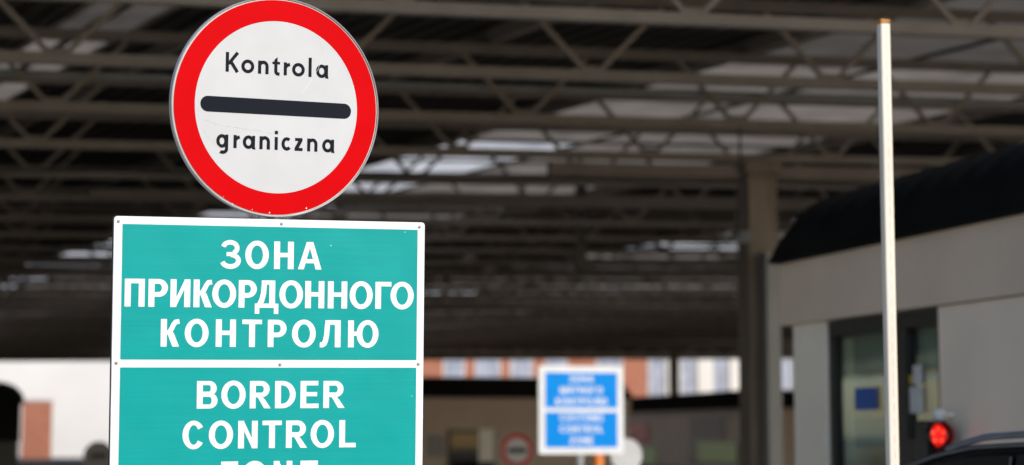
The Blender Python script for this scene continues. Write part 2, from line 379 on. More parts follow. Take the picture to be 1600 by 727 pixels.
# ================================================================== THE SETTING
tag(MB().box(-400, 400, -60, 900, -.6, 0).build('ground', 'asphalt'), kind='structure')
tag(MB().box(-45, 45, -30, 46, .004, .008).build('apron', 'concrete'), kind='structure')
tag(MB().box(9, 60, 46, 116, .004, .008).build('apron', 'concrete'), kind='structure')  # unseen pale ground, added to bounce light up to the far roof
def island(x0, x1, y0, y1):
    r = min(.55, (x1 - x0) / 2 - .01)
    o = MB().prism(rounded(x0, x1, y0, y1, r, 8), .0, .14).build('traffic_island', 'kerb', bevel=.02); return tag(o, kind='structure')
island(.1, 2.0, 4.5, 11.5); island(3.85, 4.95, 7.4, 13); island(7.7, 11.3, 9.2, 20)

# ------------------------------------------------------------------ canopy
PZ = .0215                                            # the roof climbs towards +X
SK = math.radians(14.5)
BZ = 5.95                                             # bottom chord height at X = 0
def rz(x): return BZ + PZ * x
Y0, DY, NT = 19.0, 3.4, 28
XL, XR = -38.0, 62.0
canopy = empty('canopy', (12.8, 29.2, 0)); OFF = Vector((12.8, 29.2, 0))
tag(canopy, 'huge dark steel canopy with rows of lattice trusses over the checkpoint lanes', 'canopy')
class CB(MB):                                         # same helper, shifted into the canopy's own space
    def build(s, name, m, parent=canopy, **k):
        s.v = [(x - OFF.x, y - OFF.y, z) for x, y, z in s.v]; return MB.build(s, name, m, parent, **k)
PER, DEP = 3.3, 1.0
inds = []; rest = CB()
for k in range(0, NT):
    Y = Y0 + DY * k; xl = XL
    t = CB(); t.bar((xl, Y, rz(xl)), (XR, Y, rz(XR)), .14, .13); t.bar((xl, Y, rz(xl) + DEP), (XR, Y, rz(XR) + DEP), .14, .13)
    ph = random.uniform(-.1, .1) + (.0 if k else 0.0)
    n0 = int(xl / PER) + 1
    if k < 12:
        for i in range(n0, int(XR / PER)):
            xb = i * PER + .95 + ph; t.box(xb - .12, xb + .12, Y - .012, Y + .012, rz(xb) + .05, rz(xb) + .13)
    tr = t.build('truss', 'steel_paint')
    for i in range(n0, int(XR / PER)):
        xb = i * PER + .95 + ph
        for sgn in (-1, 1):
            a = (xb + sgn * .10, Y, rz(xb) + .07); b = (xb + sgn * .95, Y, rz(xb) + DEP - .06)
            vis = 0.02 * Y < xb < .60 * Y + 1.2
            if k >= 0 and k <= 15 and vis: inds.append((tr, a, b, k))
            else: rest.bar(a, b, .062, .062, up=(0, 1, 0))
for tr, a, b, k in inds[:300]:
    CB().bar(a, b, .062, .062, up=(0, 1, 0)).build('diagonal', 'steel_paint', tr)
for tr, a, b, k in inds[300:]: rest.bar(a, b, .062, .062, up=(0, 1, 0))
tag(rest.build('lattice_bracing', 'steel_paint'), kind='stuff')
# roof sheets laid on a slight skew, in strips between the skylights
E = Vector((-math.sin(SK), math.cos(SK), 0)); Q = Vector((math.cos(SK), math.sin(SK), 0))
DECK = DEP + .30
def roof_pt(y, t, dz=0): p = E * ((y - t * math.sin(SK)) / math.cos(SK)) + Q * t; return (p.x, p.y, rz(p.x) + DECK + dz)
def roof_t(px, py):                                   # cross-strip coordinate of a pixel seen on the roof underside
    d = ray(px, py); u = (BZ + DECK - CAMZ) / (d.z - PZ * d.x); p = d * u; return p.dot(Q)
S1 = 111.0
def front(t): return 15.8
STRIPS = [(roof_t(60, 62), roof_t(175, 62)), (roof_t(690, 228), roof_t(862, 308)),
          (roof_t(940, 394), roof_t(1000, 468))]
STRIPS = sorted((min(a, b), max(a, b)) for a, b in STRIPS)
print('STRIPS', [(round(a, 1), round(b, 1)) for a, b in STRIPS])
edges = [-34.0] + [v for st in STRIPS for v in st] + [94.0]
def lo(t): return max(front(t), (t / math.cos(SK) - XR - .5) / math.tan(SK))
def hi(t): return max(lo(t) + .01, min(S1, (t / math.cos(SK) - XL + .5) / math.tan(SK)))
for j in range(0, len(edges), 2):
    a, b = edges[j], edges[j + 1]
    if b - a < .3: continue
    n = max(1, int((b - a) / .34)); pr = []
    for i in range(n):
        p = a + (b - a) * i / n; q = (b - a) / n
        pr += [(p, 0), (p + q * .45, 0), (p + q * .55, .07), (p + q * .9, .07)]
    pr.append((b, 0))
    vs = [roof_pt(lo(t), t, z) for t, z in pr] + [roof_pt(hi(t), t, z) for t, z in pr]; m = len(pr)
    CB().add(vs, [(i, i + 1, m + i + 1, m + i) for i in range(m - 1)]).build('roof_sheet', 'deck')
for j, (a, b) in enumerate(STRIPS):
    S0 = front((a + b) / 2); s = S0; i = 0
    while s < S1 - .2:
        e = min(s + 2.9, S1); mid = a + (b - a) * .36
        CB().add([roof_pt(s + .01, a - .12, -.006), roof_pt(e - .01, a - .12, -.006), roof_pt(e - .01, mid + .02, -.006), roof_pt(s + .01, mid + .02, -.006)], [(0, 1, 2, 3)]).build('skylight_panel', 'poly_clean' if (j == 1 and s > 34 and random.random() < .85) or (j == 2 and random.random() < .5) else ('poly_old' if s < 27 else 'poly_dirty'))
        CB().add([roof_pt(s + .01, mid + .03, -.006), roof_pt(e - .01, mid + .03, -.006), roof_pt(e - .01, b + .12, -.006), roof_pt(s + .01, b + .12, -.006)], [(0, 1, 2, 3)]).build('skylight_panel', 'poly_old' if s < 27 else 'poly_dirty')
        CB().bar(roof_pt(s, a), roof_pt(s, b), .10, .10).build('glazing_bar', 'dark_fascia'); s = e
    CB().bar(roof_pt(S0, mid + .025), roof_pt(S1, mid + .025), .09, .10).build('glazing_bar', 'dark_fascia')
t = -33.5
while t < 92:
    if lo(t) < S1 - 2 and not any(a - .1 < t < b + .1 for a, b in STRIPS):
        CB().bar(roof_pt(lo(t) + .3, t, -.12), roof_pt(hi(t) - .3, t, -.12), .12, .2).build('purlin', 'steel_paint')
    t += 3.9
# far end, front end
YE = Y0 + DY * (NT - 1) + .4
fa, fb = at_Y(0, 565, YE), at_Y(1165, 561.5, YE)
def fz(x): return fa.z + (fb.z - fa.z) * (x - fa.x) / (fb.x - fa.x)
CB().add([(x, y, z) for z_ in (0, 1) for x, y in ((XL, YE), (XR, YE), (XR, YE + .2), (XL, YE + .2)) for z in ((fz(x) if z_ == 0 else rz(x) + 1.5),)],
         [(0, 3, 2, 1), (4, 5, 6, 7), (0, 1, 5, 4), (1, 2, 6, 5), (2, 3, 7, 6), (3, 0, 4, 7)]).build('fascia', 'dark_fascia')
# columns with their girders
for cx, cy in ((12.66, 29.2), (12.66, 70.0), (12.66, 107.4), (-30.5, 29.2), (-30.5, 70), (-30.5, 107.4), (41, 29.2), (41, 70), (41, 107.4)):
    c = CB().box(cx - .26, cx + .26, cy - .26, cy + .26, 0, rz(cx) - .30).build('column', 'column', bevel=.02)
    CB().box(cx - .32, cx + .32, cy - .32, cy + .32, rz(cx) - .30, rz(cx) - .10).build('capital', 'column')
    CB().box(cx - .36, cx + .36, cy - .36, cy + .36, 0.008, .35).build('plinth', 'concrete', bevel=.02)
for x0, x1 in ((-30.2, 8.8), (9.0, 40.7)):
    if x0 > 0: CB().bar((x0, 29.2, rz(x0) - .24), (x1, 29.2, rz(x1) - .24), .2, .2).build('girder', 'steel_paint')
p = at_Y(1203, 395, 28.72)
CB().box(p.x - .14, p.x + .12, 28.56, 28.88, .3, p.z).build('pipe_casing', 'grey_metal', bevel=.02)
# level wind girders towards the far end
for gy, y0_, y1_ in ((109.5, 554, 541), (99.0, 530, 514), (87.0, 503, 484), (75.5, 474, 452)):
    za, zb = at_Y(900, y0_, gy).z, at_Y(900, y1_, gy).z; g_ = CB()
    g_.bar((XL, gy, za), (XR, gy, za), .16, .2); g_.bar((XL, gy, zb), (XR, gy, zb), .16, .16)
    x_ = XL
    while x_ < XR - 3: g_.bar((x_, gy, za), (x_ + 1.6, gy, zb), .1); g_.bar((x_ + 1.6, gy, zb), (x_ + 3.2, gy, za), .1); x_ += 3.2
    g_.build('wind_girder', 'steel_brightened')
# service runs and sprinkler pipe under the trusses
CB().tube([(XL + 1, 26.0, rz(XL) + .5), (XR - 6, 26.0, rz(XR - 6) + .5)], .05).build('service_pipe', 'grey_metal')
CB().bar((2, 34.3, rz(2) - .12), (17.0, 34.3, rz(17) - .12), .3, .1).build('cable_tray', 'steel_paint')
CB().bar((2, 45.0, rz(2) - .10), (24.0, 45.0, rz(24) - .10), .3, .1).build('cable_tray', 'steel_paint')
q = at_Y(908, 420, 40.0)
CB().box(q.x - .10, q.x + .10, 39.9, 40.1, q.z, rz(q.x) + .9).build('drop_duct', 'dark_fascia')
for yy, dz in ((31.4, -.09), (37.0, .12), (43.5, -.08), (53.0, .1)): CB().tube([(-6 + 2 * i, yy, rz(-6 + 2 * i) + dz - (.05 if i % 2 else 0)) for i in range(26)], .03, 6).build('cable', 'black_plastic')
# floodlights hanging from the trusses
def flood(px, py, Y, label):
    q = at_Y(px, py, Y); top = rz(q.x)
    r = empty('floodlight', (q.x, q.y, q.z)); tag(r, label, 'floodlight', 'floodlights under the canopy')
    MB().lathe([(.0, .12), (.10, .11), (.19, .0), (.20, -.04), (.18, -.05)], 20).build('reflector', 'grey_metal', r, smooth=True)
    MB().lathe([(.0, -.052), (.17, -.05)], 20).build('lens', 'flood_glass', r)
    MB().tube([(0, 0, .1), (0, 0, max(.15, top - q.z))], .02, 8).build('hanger', 'dark_frame', r)
flood(1158, 372, 29.0 - 3.2, 'round grey floodlight hanging beside the brown canopy column')
flood(733, 403, 46.2, 'small grey floodlight under the canopy just right of the green board')
flood(765, 420, 49.6, 'small floodlight hanging lower on a rod right of the green board')

# ------------------------------------------------------------------ far buildings
FY = 132.0
def far_building(name, x0p, x1p, m, label, wins, hgt, trim=None):
    a, b = at_Y(x0p, 600, FY).x, at_Y(x1p, 600, FY).x; cx = (a + b) / 2
    r = empty(name, (cx, FY, 0)); tag(r, label, 'building')
    box_part('wall', m, r, a - cx, b - cx, 0, 9, 0, hgt)
    box_part('roof', 'dark_fascia', r, a - cx - .2, b - cx + .2, -.25, 9.2, hgt, hgt + .35)
    for (wx0, wx1, wy0, wy1, mm) in wins:
        p0, p1 = at_Y(wx0, wy1, FY), at_Y(wx1, wy0, FY); z0, z1 = max(p0.z, .6), p1.z
        f = MB(); X0, X1 = p0.x - cx, p1.x - cx
        for q in ((X0, X1, z0, z0 + .09), (X0, X1, z1 - .09, z1), (X0, X0 + .09, z0 + .09, z1 - .09), (X1 - .09, X1, z0 + .09, z1 - .09)): f.box(q[0], q[1], -.06, -.003, q[2], q[3])
        wo = f.build('window', 'white_paint', r)
        box_part('pane', mm, wo, X0 + .09, X1 - .09, -.03, -.004, z0 + .09, z1 - .09)
        box_part('sill', 'stone_white', wo, X0 - .06, X1 + .06, -.14, -.003, z0 - .1, z0 - .005)
    return r, cx
far_building('rendered_building', -420, 640, 'render_white', 'long white rendered building in sunlight beyond the canopy at far left', [], 9.5)
far_building('brick_building', 642, 1012, 'brick', 'orange brick building with white windows behind the blue sign', [(692, 726, 540, 640, 'far_blind'), (742, 782, 540, 640, 'far_blind'), (797, 832, 540, 640, 'far_blind'), (852, 886, 540, 640, 'far_blind'), (932, 972, 540, 640, 'far_blind')], 9)
r, cx = far_building('office_building', 1013, 1330, 'stone_white', 'white office front with tall pale windows beyond the canopy at right', [(x, x + 23, 535, 640, 'far_blind') for x in range(1013, 1300, 50)], 9.2)
for x in range(1038, 1300, 50):
    p0, p1 = at_Y(x, 600, FY), at_Y(x + 24, 600, FY)
    box_part('pier', 'stone_white', r, p0.x - cx, p1.x - cx, -.35, -.003, 0, 8.6)
p0, p1 = at_Y(36, 625, 126), at_Y(82, 625, 126)
r = empty('brick_pier', ((p0.x + p1.x) / 2, 126.5, 0)); tag(r, 'reddish brick pier standing before the white building', 'pier'); hw = (p1.x - p0.x) / 2
box_part('shaft', 'brick', r, -hw, hw, -.5, .5, 0, p0.z - .12); box_part('coping', 'kerb', r, -hw - .05, hw + .05, -.55, .55, p0.z - .12, p0.z)

# ------------------------------------------------------------------ control booths
def barrel_roof(x0, x1, y0, y1, z0, h, r, ribs=.42, m='black_roof', parent=None, axis='y'):
    """ribbed metal roof with rounded eaves on all sides"""
    def prof(d): d = max(0., min(1., d / r)); return math.sqrt(max(0., 1 - (1 - d) ** 2))
    nx = 22; ny = max(8, int((y1 - y0) / ribs) * 4); vs = []; fs = []
    xs = [x0 + (x1 - x0) * (.5 - .5 * math.cos(math.pi * i / nx)) for i in range(nx + 1)]
    ys = [y0 + (y1 - y0) * j / ny for j in range(ny + 1)]
    for j, y in enumerate(ys):
        for x in xs:
            k = prof(min(x - x0, x1 - x)) * prof(min(y - y0, y1 - y)); rib = .035 if j % 4 == 0 else 0
            vs.append((x, y, z0 + h * k + rib * (k > .05)))
    for j in range(ny):
        for i in range(nx): a = j * (nx + 1) + i; fs.append((a, a + 1, a + nx + 2, a + nx + 1))
    MB().add(vs, fs).build('roof', m, parent, smooth=True)
    box_part('eave', m, parent, x0, x1, y0, y1, z0 - .06, z0 - .004)

BX = 8.0
booth = empty('control_booth', (BX, 10.0, 0)); tag(booth, 'beige panelled control booth with black ribbed rounded roof beside the lane', 'booth')
def yb(px): return at_X(px, 600, BX).y - 10.0
bL = yb(1228); pL, pR = yb(1240), yb(1291); wL, wR = yb(1293), yb(1471)
ZF0, ZF1 = at_X(1412, 485, BX).z, at_X(1412, 375, BX).z
print('booth', bL, pL, pR, wL, wR, ZF0, ZF1)
DX = 2.8
# fascia in panels, each with its own joint
ys = [-.8 + (bL + .8) * i / 4 for i in range(5)]
for i in range(4): box_part('fascia_panel', 'panel', booth, -.05, .10, ys[i] + .003, ys[i + 1] - .003, ZF0, ZF1, bevel=.004)
box_part('fascia_panel', 'panel', booth, .104, DX, bL - .10, bL, ZF0, ZF1)
box_part('fascia_panel', 'panel', booth, .104, DX, -.8, -.70, ZF0, ZF1)
box_part('ceiling', 'interior', booth, .104, DX, -.69, bL - .11, ZF0 + .05, ZF0 + .15)
box_part('corner_pillar', 'pillar_lit', booth, 0, .42, pR, pL, .14, ZF0 - .003, bevel=.01)
for a, b in ((-.75, (wR - .75) / 2), ((wR - .75) / 2, wR)):
    box_part('wall_panel', 'wall_light', booth, -.02, .10, a + .003, b - .003, .14, ZF0 - .012, bevel=.004)
box_part('rear_wall', 'interior', booth, DX - .1, DX, -.64, pL - .11, .14, 1.05)
box_part('rear_wall', 'interior', booth, DX - .1, DX, -.64, pL - .11, 2.25, ZF0 - .01)
box_part('rear_wall', 'interior', booth, DX - .1, DX, -.64, 1.2, 1.053, 2.247)
box_part('added_rear_pane', 'glass', booth, DX - .06, DX - .05, 1.203, pL - .113, 1.053, 2.247)  # rear opening added to let daylight into the dark interior
box_part('end_wall', 'panel', booth, .11, DX - .11, -.75, -.65, .14, ZF0 - .01)
box_part('end_wall', 'panel', booth, .43, DX - .11, pL - .1, pL, .14, ZF0 - .01)
barrel_roof(-.12, DX + .1, -.9, bL + .12, ZF1 + .07, .60, .62, parent=booth)
# window wall: frame, posts, panes, transom
fr = MB(); g = .06
wm = yb(1400)
for y0_, y1_ in ((wR + .004, wR + .09), (wL - .09, wL - .004), (wm - .16, wm + .04)): fr.box(.02, .12, y0_, y1_, .14, ZF0 - .02)
fr.box(.02, .12, wR + .09, wm - .16, ZF0 - .16, ZF0 - .02); fr.box(.02, .12, wm + .04, wL - .09, ZF0 - .16, ZF0 - .02)
fr.box(.02, .12, wR + .09, wm - .16, .14, 1.55); fr.box(.02, .12, wm + .04, wL - .09, .14, 1.12)
wf = fr.build('window_frame', 'dark_frame', booth)
box_part('pane', 'glass', wf, .065, .075, wR + .09, wm - .16, 1.55, ZF0 - .16)
box_part('pane', 'glass', wf, .065, .075, wm + .04, wL - .09, 1.12, ZF0 - .16)
box_part('reveal', 'cream', booth, .13, .30, wL - .28, wL - .1, .14, ZF0 - .18)
def on_booth(name, m, x0, x1, y0, y1, dx=.055, th=.008):
    a, b = at_X(x0, y1, BX + dx), at_X(x1, y0, BX + dx)
    return box_part(name, m, booth, dx - th, dx, min(a.y, b.y) - 10, max(a.y, b.y) - 10, min(a.z, b.z), max(a.z, b.z))
on_booth('notice', 'paper', 1417, 1443, 604, 646); on_booth('notice', 'yellow_notice', 1414, 1426, 586, 601); on_booth('notice', 'paper', 1428, 1441, 570, 601)
on_booth('notice', 'blue_reflection', 1337, 1370, 605, 641)  # blue patch painted for a sign's reflection in the glass
on_booth('sage_fill', 'sage', 1322, 1396, 500, 584, .16, .01); on_booth('sage_fill', 'sage', 1424, 1468, 490, 578, .16, .01)  # sage panels added to brighten the view through the glass
on_booth('pale_fill', 'pale_blue', 1318, 1396, 587, 601, .20, .02); on_booth('pale_fill', 'pale_blue', 1436, 1468, 582, 594, .20, .02)  # added pale blue strips for the bright band across the window
on_booth('lower_sage_fill', 'sage', 1322, 1396, 652, 698, .16, .01)  # another added sage panel, lower in the same window
box_part('counter', 'dark_frame', booth, .3, .9, wR + .1, wL - .3, 1.0, 1.06)
box_part('cabinet', 'cream', booth, 1.2, 1.7, wm + .3, wL - .3, .14, 1.55)

def small_booth(name, label, x0, x1, y0, y1, ztop, zf, m_wall, m_fascia, h=.6, rr=.8):
    r = empty(name, ((x0 + x1) / 2, y0, 0)); tag(r, label, 'booth'); hw = (x1 - x0) / 2; d = y1 - y0
    box_part('wall', m_wall, r, -hw + .06, hw - .06, .06, d - .06, 0, zf)
    box_part('fascia', m_fascia, r, -hw, hw, 0, d, zf, ztop)
    barrel_roof(-hw - .1, hw + .1, -.1, d + .1, ztop + .064, h, rr, parent=r)
    return r, hw
MY = 70.0
p0, p1 = at_Y(560, 620, MY), at_Y(985, 620, MY)
zt = at_Y(760, 622, MY).z
r, hw = small_booth('passport_booth', 'brown passport booth with black roof behind the round red sign', p0.x, p1.x, MY, MY + 3, zt, zt - .55, 'brown_wall', 'brown_wall', .72, .75)
ccx = (p0.x + p1.x) / 2
def on_front(r, name, m, x0, x1, y0, y1, Y, cx, dy=.045, th=.04):
    a, b = at_Y(x0, y1, Y), at_Y(x1, y0, Y); return box_part(name, m, r, a.x - cx, b.x - cx, .06 - dy, .06 - dy + th, max(.2, a.z), b.z)
f = on_front(r, 'window', 'dark_frame', 699, 774, 672, 760, MY, ccx); 
a, b = at_Y(704, 755, MY), at_Y(769, 677, MY); box_part('pane', 'car_glass', f, a.x - ccx, b.x - ccx, .008, .0145, a.z, b.z)
a, b = at_Y(748, 722, MY), at_Y(772, 671, MY); box_part('reflection_patch', 'white_paint', f, a.x - ccx, b.x - ccx, -.012, .004, a.z, b.z)  # white patch painted for the bright reflection in this window
on_front(r, 'notice', 'grey_sheet', 667, 695, 680, 715, MY, ccx, .02, .016)
# ribbed-roof office on the right, turned a little towards us
pa, pb = at_Y(962, 650, 100.0), at_Y(1172, 637, 78.0)
d = Vector((pb.x - pa.x, pb.y - pa.y, 0)); L = d.length; ang = math.atan2(d.y, d.x)
r = empty('customs_office', (pa.x, pa.y, 0), ang); tag(r, 'low brown customs office with black ribbed roof left of the column', 'booth')
zt = pb.z - .02
box_part('wall', 'brown_wall', r, 0, L, .05, 5, 0, zt); 
box_part('eave', 'black_roof', r, -.2, L + .2, -.35, 5.2, zt + .002, zt + .10)
nr = int(L / .62)
zr = at_Y(1165, 609, 78.0).z
box_part('roof', 'black_roof', r, -.2, L + .2, -.22, 5.1, zt + .102, zr)
for i in range(nr): box_part('roof_rib', 'grey_sheet' if False else 'black_roof', r, i * .62, i * .62 + .13, -.32, -.222, zt + .104, zr - .03)
def on_line(name, m, x0, x1, y0, y1, off=.0, th=.06):
    out = []
    for x, y in ((x0, y1), (x1, y0)):
        dd = ray(x, y); n = Vector((-d.y, d.x, 0)).normalized(); base = pa + n * off
        t_ = (base - CAM).dot(n) / dd.dot(n); q = CAM + dd * t_; out.append(((q - pa).dot(d) / L, q.z))
    return box_part(name, m, r, out[0][0], out[1][0], off + .046 - th, off + .046, out[0][1], out[1][1])
on_line('sign_panel', 'grey_sheet', 1077, 1131, 652, 686); on_line('window', 'dark_frame', 1076, 1158, 690, 724, th=.05); on_line('lit_pane', 'green_sheet', 1090, 1151, 691, 721, th=.07)
on_line('sign_panel', 'red_sheet', 983, 1013, 660, 692); on_line('notice', 'green_sheet', 999, 1026, 701, 735)
# dark booth at the left edge
p1 = at_Y(38, 640, 60); p0 = at_Y(-150, 640, 60)
r, hw = small_booth('black_booth', 'black booth with rounded roof cut by the left edge', p0.x, p1.x - .1, 60, 64, at_Y(20, 630, 60).z, at_Y(20, 690, 60).z, 'dark_frame', 'black_roof', .58, .8)

# ================================================================== THINGS
# ------------------------------------------------------------------ main round sign
AX = sign_axes(431, 168, 7.0, math.radians(12), .028, -.09)
lu, lv = (lambda x, y: loc_on(AX, x, y)[0]), (lambda x, y: loc_on(AX, x, y)[1])
AX = (AX[0] + AX[1] * .0069 + AX[2] * .0005, AX[1], AX[2], AX[3])
rs = empty('round_sign', M=sign_matrix(AX)); tag(rs, 'large round white sign with red border reading Kontrola graniczna', 'road sign')
RW, RR = .3245, .4045
MB().lathe([(0, -.004), (RR + .004, -.004), (RR + .006, .002), (RR + .008, .0032), (RR + .0105, .001), (RR + .0112, -.008), (RR + .0095, -.017), (RR + .0112, -.022), (RR + .009, -.029), (RR - .004, -.036)], 128).build('rim', 'rim', rs, smooth=True)
ring = MB()
n = 128
ring.add([(q * math.cos(2 * math.pi * k / n), q * math.sin(2 * math.pi * k / n), .0) for q in (RW, RR) for k in range(n)], [(k, (k + 1) % n, n + (k + 1) % n, n + k) for k in range(n)]).build('red_border', 'film_red', rs)
MB().poly(disc(RW, 128), 0.0002).build('white_face', 'film_white', rs)
b0, b1 = loc_on(AX, 322 - 9, 162.2), loc_on(AX, 548.3, 174)
bu0, bu1, bv = b0[0], b1[0], (b0[1] + b1[1]) / 2; bt = .0292
MB().poly(rounded(bu0, bu1, bv - bt, bv + bt, bt - .0005, 12), .001).build('black_bar', 'film_black', rs)
def low_line(txt, boxes, ox, oy, k, asc, basey, z=.001):
    """each letter placed from its measured box: (x0, x1, ytop, ybottom) in crop pixels"""
    for ch, (x0, x1, yt, yb_) in zip(txt, boxes):
        X0, X1, YB = ox + x0 / k, ox + x1 / k, oy + yb_ / k; ym = (oy + yt / k + YB) / 2
        u0, u1 = loc_on(AX, X0, ym)[0], loc_on(AX, X1, ym)[0]
        vb = loc_on(AX, (X0 + X1) / 2, YB)[1]; vt = loc_on(AX, (X0 + X1) / 2, oy + yt / k)[1]
        yield ch, u0, u1, vb, vt
XH = .0493
GG = list(low_line('Kontrola', [(172, 335, 93, 328), (358, 512, 180, 343), (557, 683, 195, 352), (728, 818, 132, 360), (863, 937, 210, 365), (962, 1113, 217, 380), (1158, 1197, 153, 383), (1247, 1393, 238, 395)], 330, 70, 7.619, 0, 0))
base = sum(v for c, a, b, v, t_ in GG if c in 'Knrl') / 4
xh = [t_ - v for c, a, b, v, t_ in GG if c in 'nr']; XH = sum(xh) / len(xh); HH = (GG[0][4] - GG[0][3] + GG[6][4] - GG[6][3]) / 2 / XH
print('xh', XH, 'asc', HH, 'base', base)
TK = .0127 / XH
for ch, u0, u1, vb, vt in GG:
    H = HH if ch in 'Kl' else 1.36
    put_glyph(low(ch, (u1 - u0) / XH, H, TK), u0, base, XH, XH, .001, 'film_black', rs)
GG = list(low_line('graniczna', [(178, 298, 450, 580), (350, 412, 455, 583), (443, 568, 462, 595), (610, 715, 468, 603), (762, 793, 410, 605), (830, 928, 478, 613), (962, 1042, 488, 615), (1087, 1190, 492, 622), (1237, 1358, 503, 633)], 310, 140, 6.4, 0, 0))
base = sum(v for c, a, b, v, t_ in GG if c in 'rniz') / 5
xh = [t_ - v for c, a, b, v, t_ in GG if c in 'rnz']; XH = sum(xh) / len(xh); TK = .0127 / XH
for ch, u0, u1, vb, vt in GG: put_glyph(low(ch, (u1 - u0) / XH, 1.47, TK), u0, base, XH, XH, .001, 'film_black', rs)
for x, y, s_ in ((421, 332.5, .0032), (478.5, 325.5, .0036), (363, 318.5, .0026), (349, 307.5, .0018), (394, 327.5, .002)):
    u, v = loc_on(AX, x, y); MB().poly([(u - s_, v - s_ * .6), (u + s_ * .9, v - s_ * .8), (u + s_ * .2, v + s_ * 1.3)], .0008).build('paint_chip', 'chip', rs)
for pts in ([(318, 186), (345, 195), (380, 201), (405, 204), (425, 209)], [(313, 196), (325, 214), (345, 232)], [(500, 60), (505, 85), (497, 108), (482, 132), (470, 148)], [(452, 58), (457, 60)]):
    mbs = Glyph().stroke([loc_on(AX, *q) for q in pts], .0011); ob = put_glyph(mbs, 0, 0, 1, 1, .0014, 'scratch', rs); ob.name = 'scratch'
MB().box(-.03, .03, -.09, -.05, -.10, -.036).build('clamp', 'galv', rs)

# ------------------------------------------------------------------ green border-zone board
AR = sign_axes(420, 569, 7.0, math.radians(-1), .008, -.06)
gs = empty('zone_sign', M=sign_matrix(AR)); tag(gs, 'big green board with white Ukrainian and English border control zone lettering', 'information sign')
U0, U1, VT = -.572, .587, .5385
def R(x, y): return loc_on(AR, x, y)
VB = -.5385 + .0015
back = MB().prism(rounded(U0, U1, VB, VT, .012), -.026, 0).build('board', 'board_white', gs, bevel=.0015)
MB().prism(rounded(U0 - .004, U1 + .002, VB - .003, VT + .002, .012), -.034, -.0262).build('backing', 'dark_frame', gs)
G0, G1 = -.5415, .5595
for v0, v1 in ((.0155, .510), (-.509, -.013)): MB().poly(rounded(G0, G1, v0, v1, .003), .0008).build('green_panel', 'film_green', gs)
k = 2.908; c3 = lambda v: 170 + v / k; c4 = lambda v: 420 + v / k; k5 = 4.108; c5 = lambda v: 170 + v / k5; c6 = lambda v: 420 + v / k5
LINES = [('ЗОНА', [(c3(512), c3(598)), (c3(620), c3(727)), (c4(24), c4(113)), (c4(133), c4(240))], (440, 377.6, 420.6)),
         ('ПРИКОРДОННОГО', [(c3(72), c3(163)), (c3(180), c3(268)), (c3(280), c3(370)), (c3(385), c3(468)), (c3(470), c3(578)), (c3(590), c3(672)), (c3(664), c4(44)), (c4(48), c4(155)), (c4(165), c4(252)), (c4(268), c4(356)), (c4(367), c4(472)), (c4(484), c4(556)), (c4(553), c4(658))], (420, 438.4, 481.2)),
         ('КОНТРОЛЮ', [(c3(236), c3(320)), (c3(345), c3(453)), (c3(486), c3(577)), (c3(606), c3(695)), (c3(722), c4(80)), (c4(105), c4(213)), (c4(232), c4(326)), (c4(360), c4(498))], (420, 499.8, 542.4)),
         ('BORDER', [(c5(565), c5(698)), (c5(722), c5(878)), (c5(905), c5(1040)), (c6(40), c6(172)), (c6(203), c6(320)), (c6(350), c6(487))], (420, 595.4, 638.1)),
         ('CONTROL', [(c5(473), c5(613)), (c5(642), c5(797)), (c5(830), c5(955)), (c5(985), c6(82)), (c6(110), c6(246)), (c6(268), c6(418)), (c6(452), c6(558))], (420, 657.4, 700.3)),
         ('ZONE', [(c5(716), c5(832)), (378.5, 417), (c6(30), c6(150)), (c6(202), c6(317))], (420, 720.5, 763.0))]
for txt, bx, (xm, yt, yb_) in LINES:
    v0, v1 = R(xm, yb_)[1], R(xm, yt)[1]
    text_fit(txt, [(R(a, (yt + yb_) / 2)[0], R(b, (yt + yb_) / 2)[0]) for a, b in bx], v0, v1, .0016, 'letter_white', gs)
scr = MB().lathe([(0, .0045), (.003, .0045), (.0034, .002), (.0058, .0018), (.0062, .0002)], 10).mesh('screw', 'screw')
for x, y in ((185.2, 346), (440, 350), (655.5, 354.8), (181.6, 567.6), (437.4, 570), (653.5, 569.2)):
    o = bpy.data.objects.new('screw', scr); COL.objects.link(o); o.parent = gs; u, v = R(x, y); o.location = (u, v, .0005)
for u in (-.555, .0, .572):
    o = bpy.data.objects.new('screw', scr); COL.objects.link(o); o.parent = gs; o.location = (u, -.523, .0005)
for x, y, s_ in ((517, 384, .0028), (643.5, 619, .0022), (661.5, 651, .002), (633, 363, .002)):
    u, v = R(x, y); MB().poly([(u - s_, v), (u + s_ * .6, v - s_), (u + s_ * .5, v + s_)], .0022).build('paint_chip', 'chip', gs)
for v in (.30, -.30):
    MB().box(-.45, .47, v - .02, v + .02, -.058, -.0345).build('rail', 'galv', gs)
# the post behind both signs
top = AX[0] - AX[3] * .12 + AX[2] * .30; mid_ = at_Y(427, 344, 7.16)
post = empty('sign_post', (mid_.x, 7.25, .14)); tag(post, 'galvanised steel post carrying the green board and round sign', 'post')
MB().tube([(0, 0, 0), (0, -.0, mid_.z - .14 + .42)], .045, 20).build('tube', 'galv', post, smooth=True)
MB().box(-.11, .11, -.11, .11, 0, .015).build('base_plate', 'galv', post, bevel=.003)

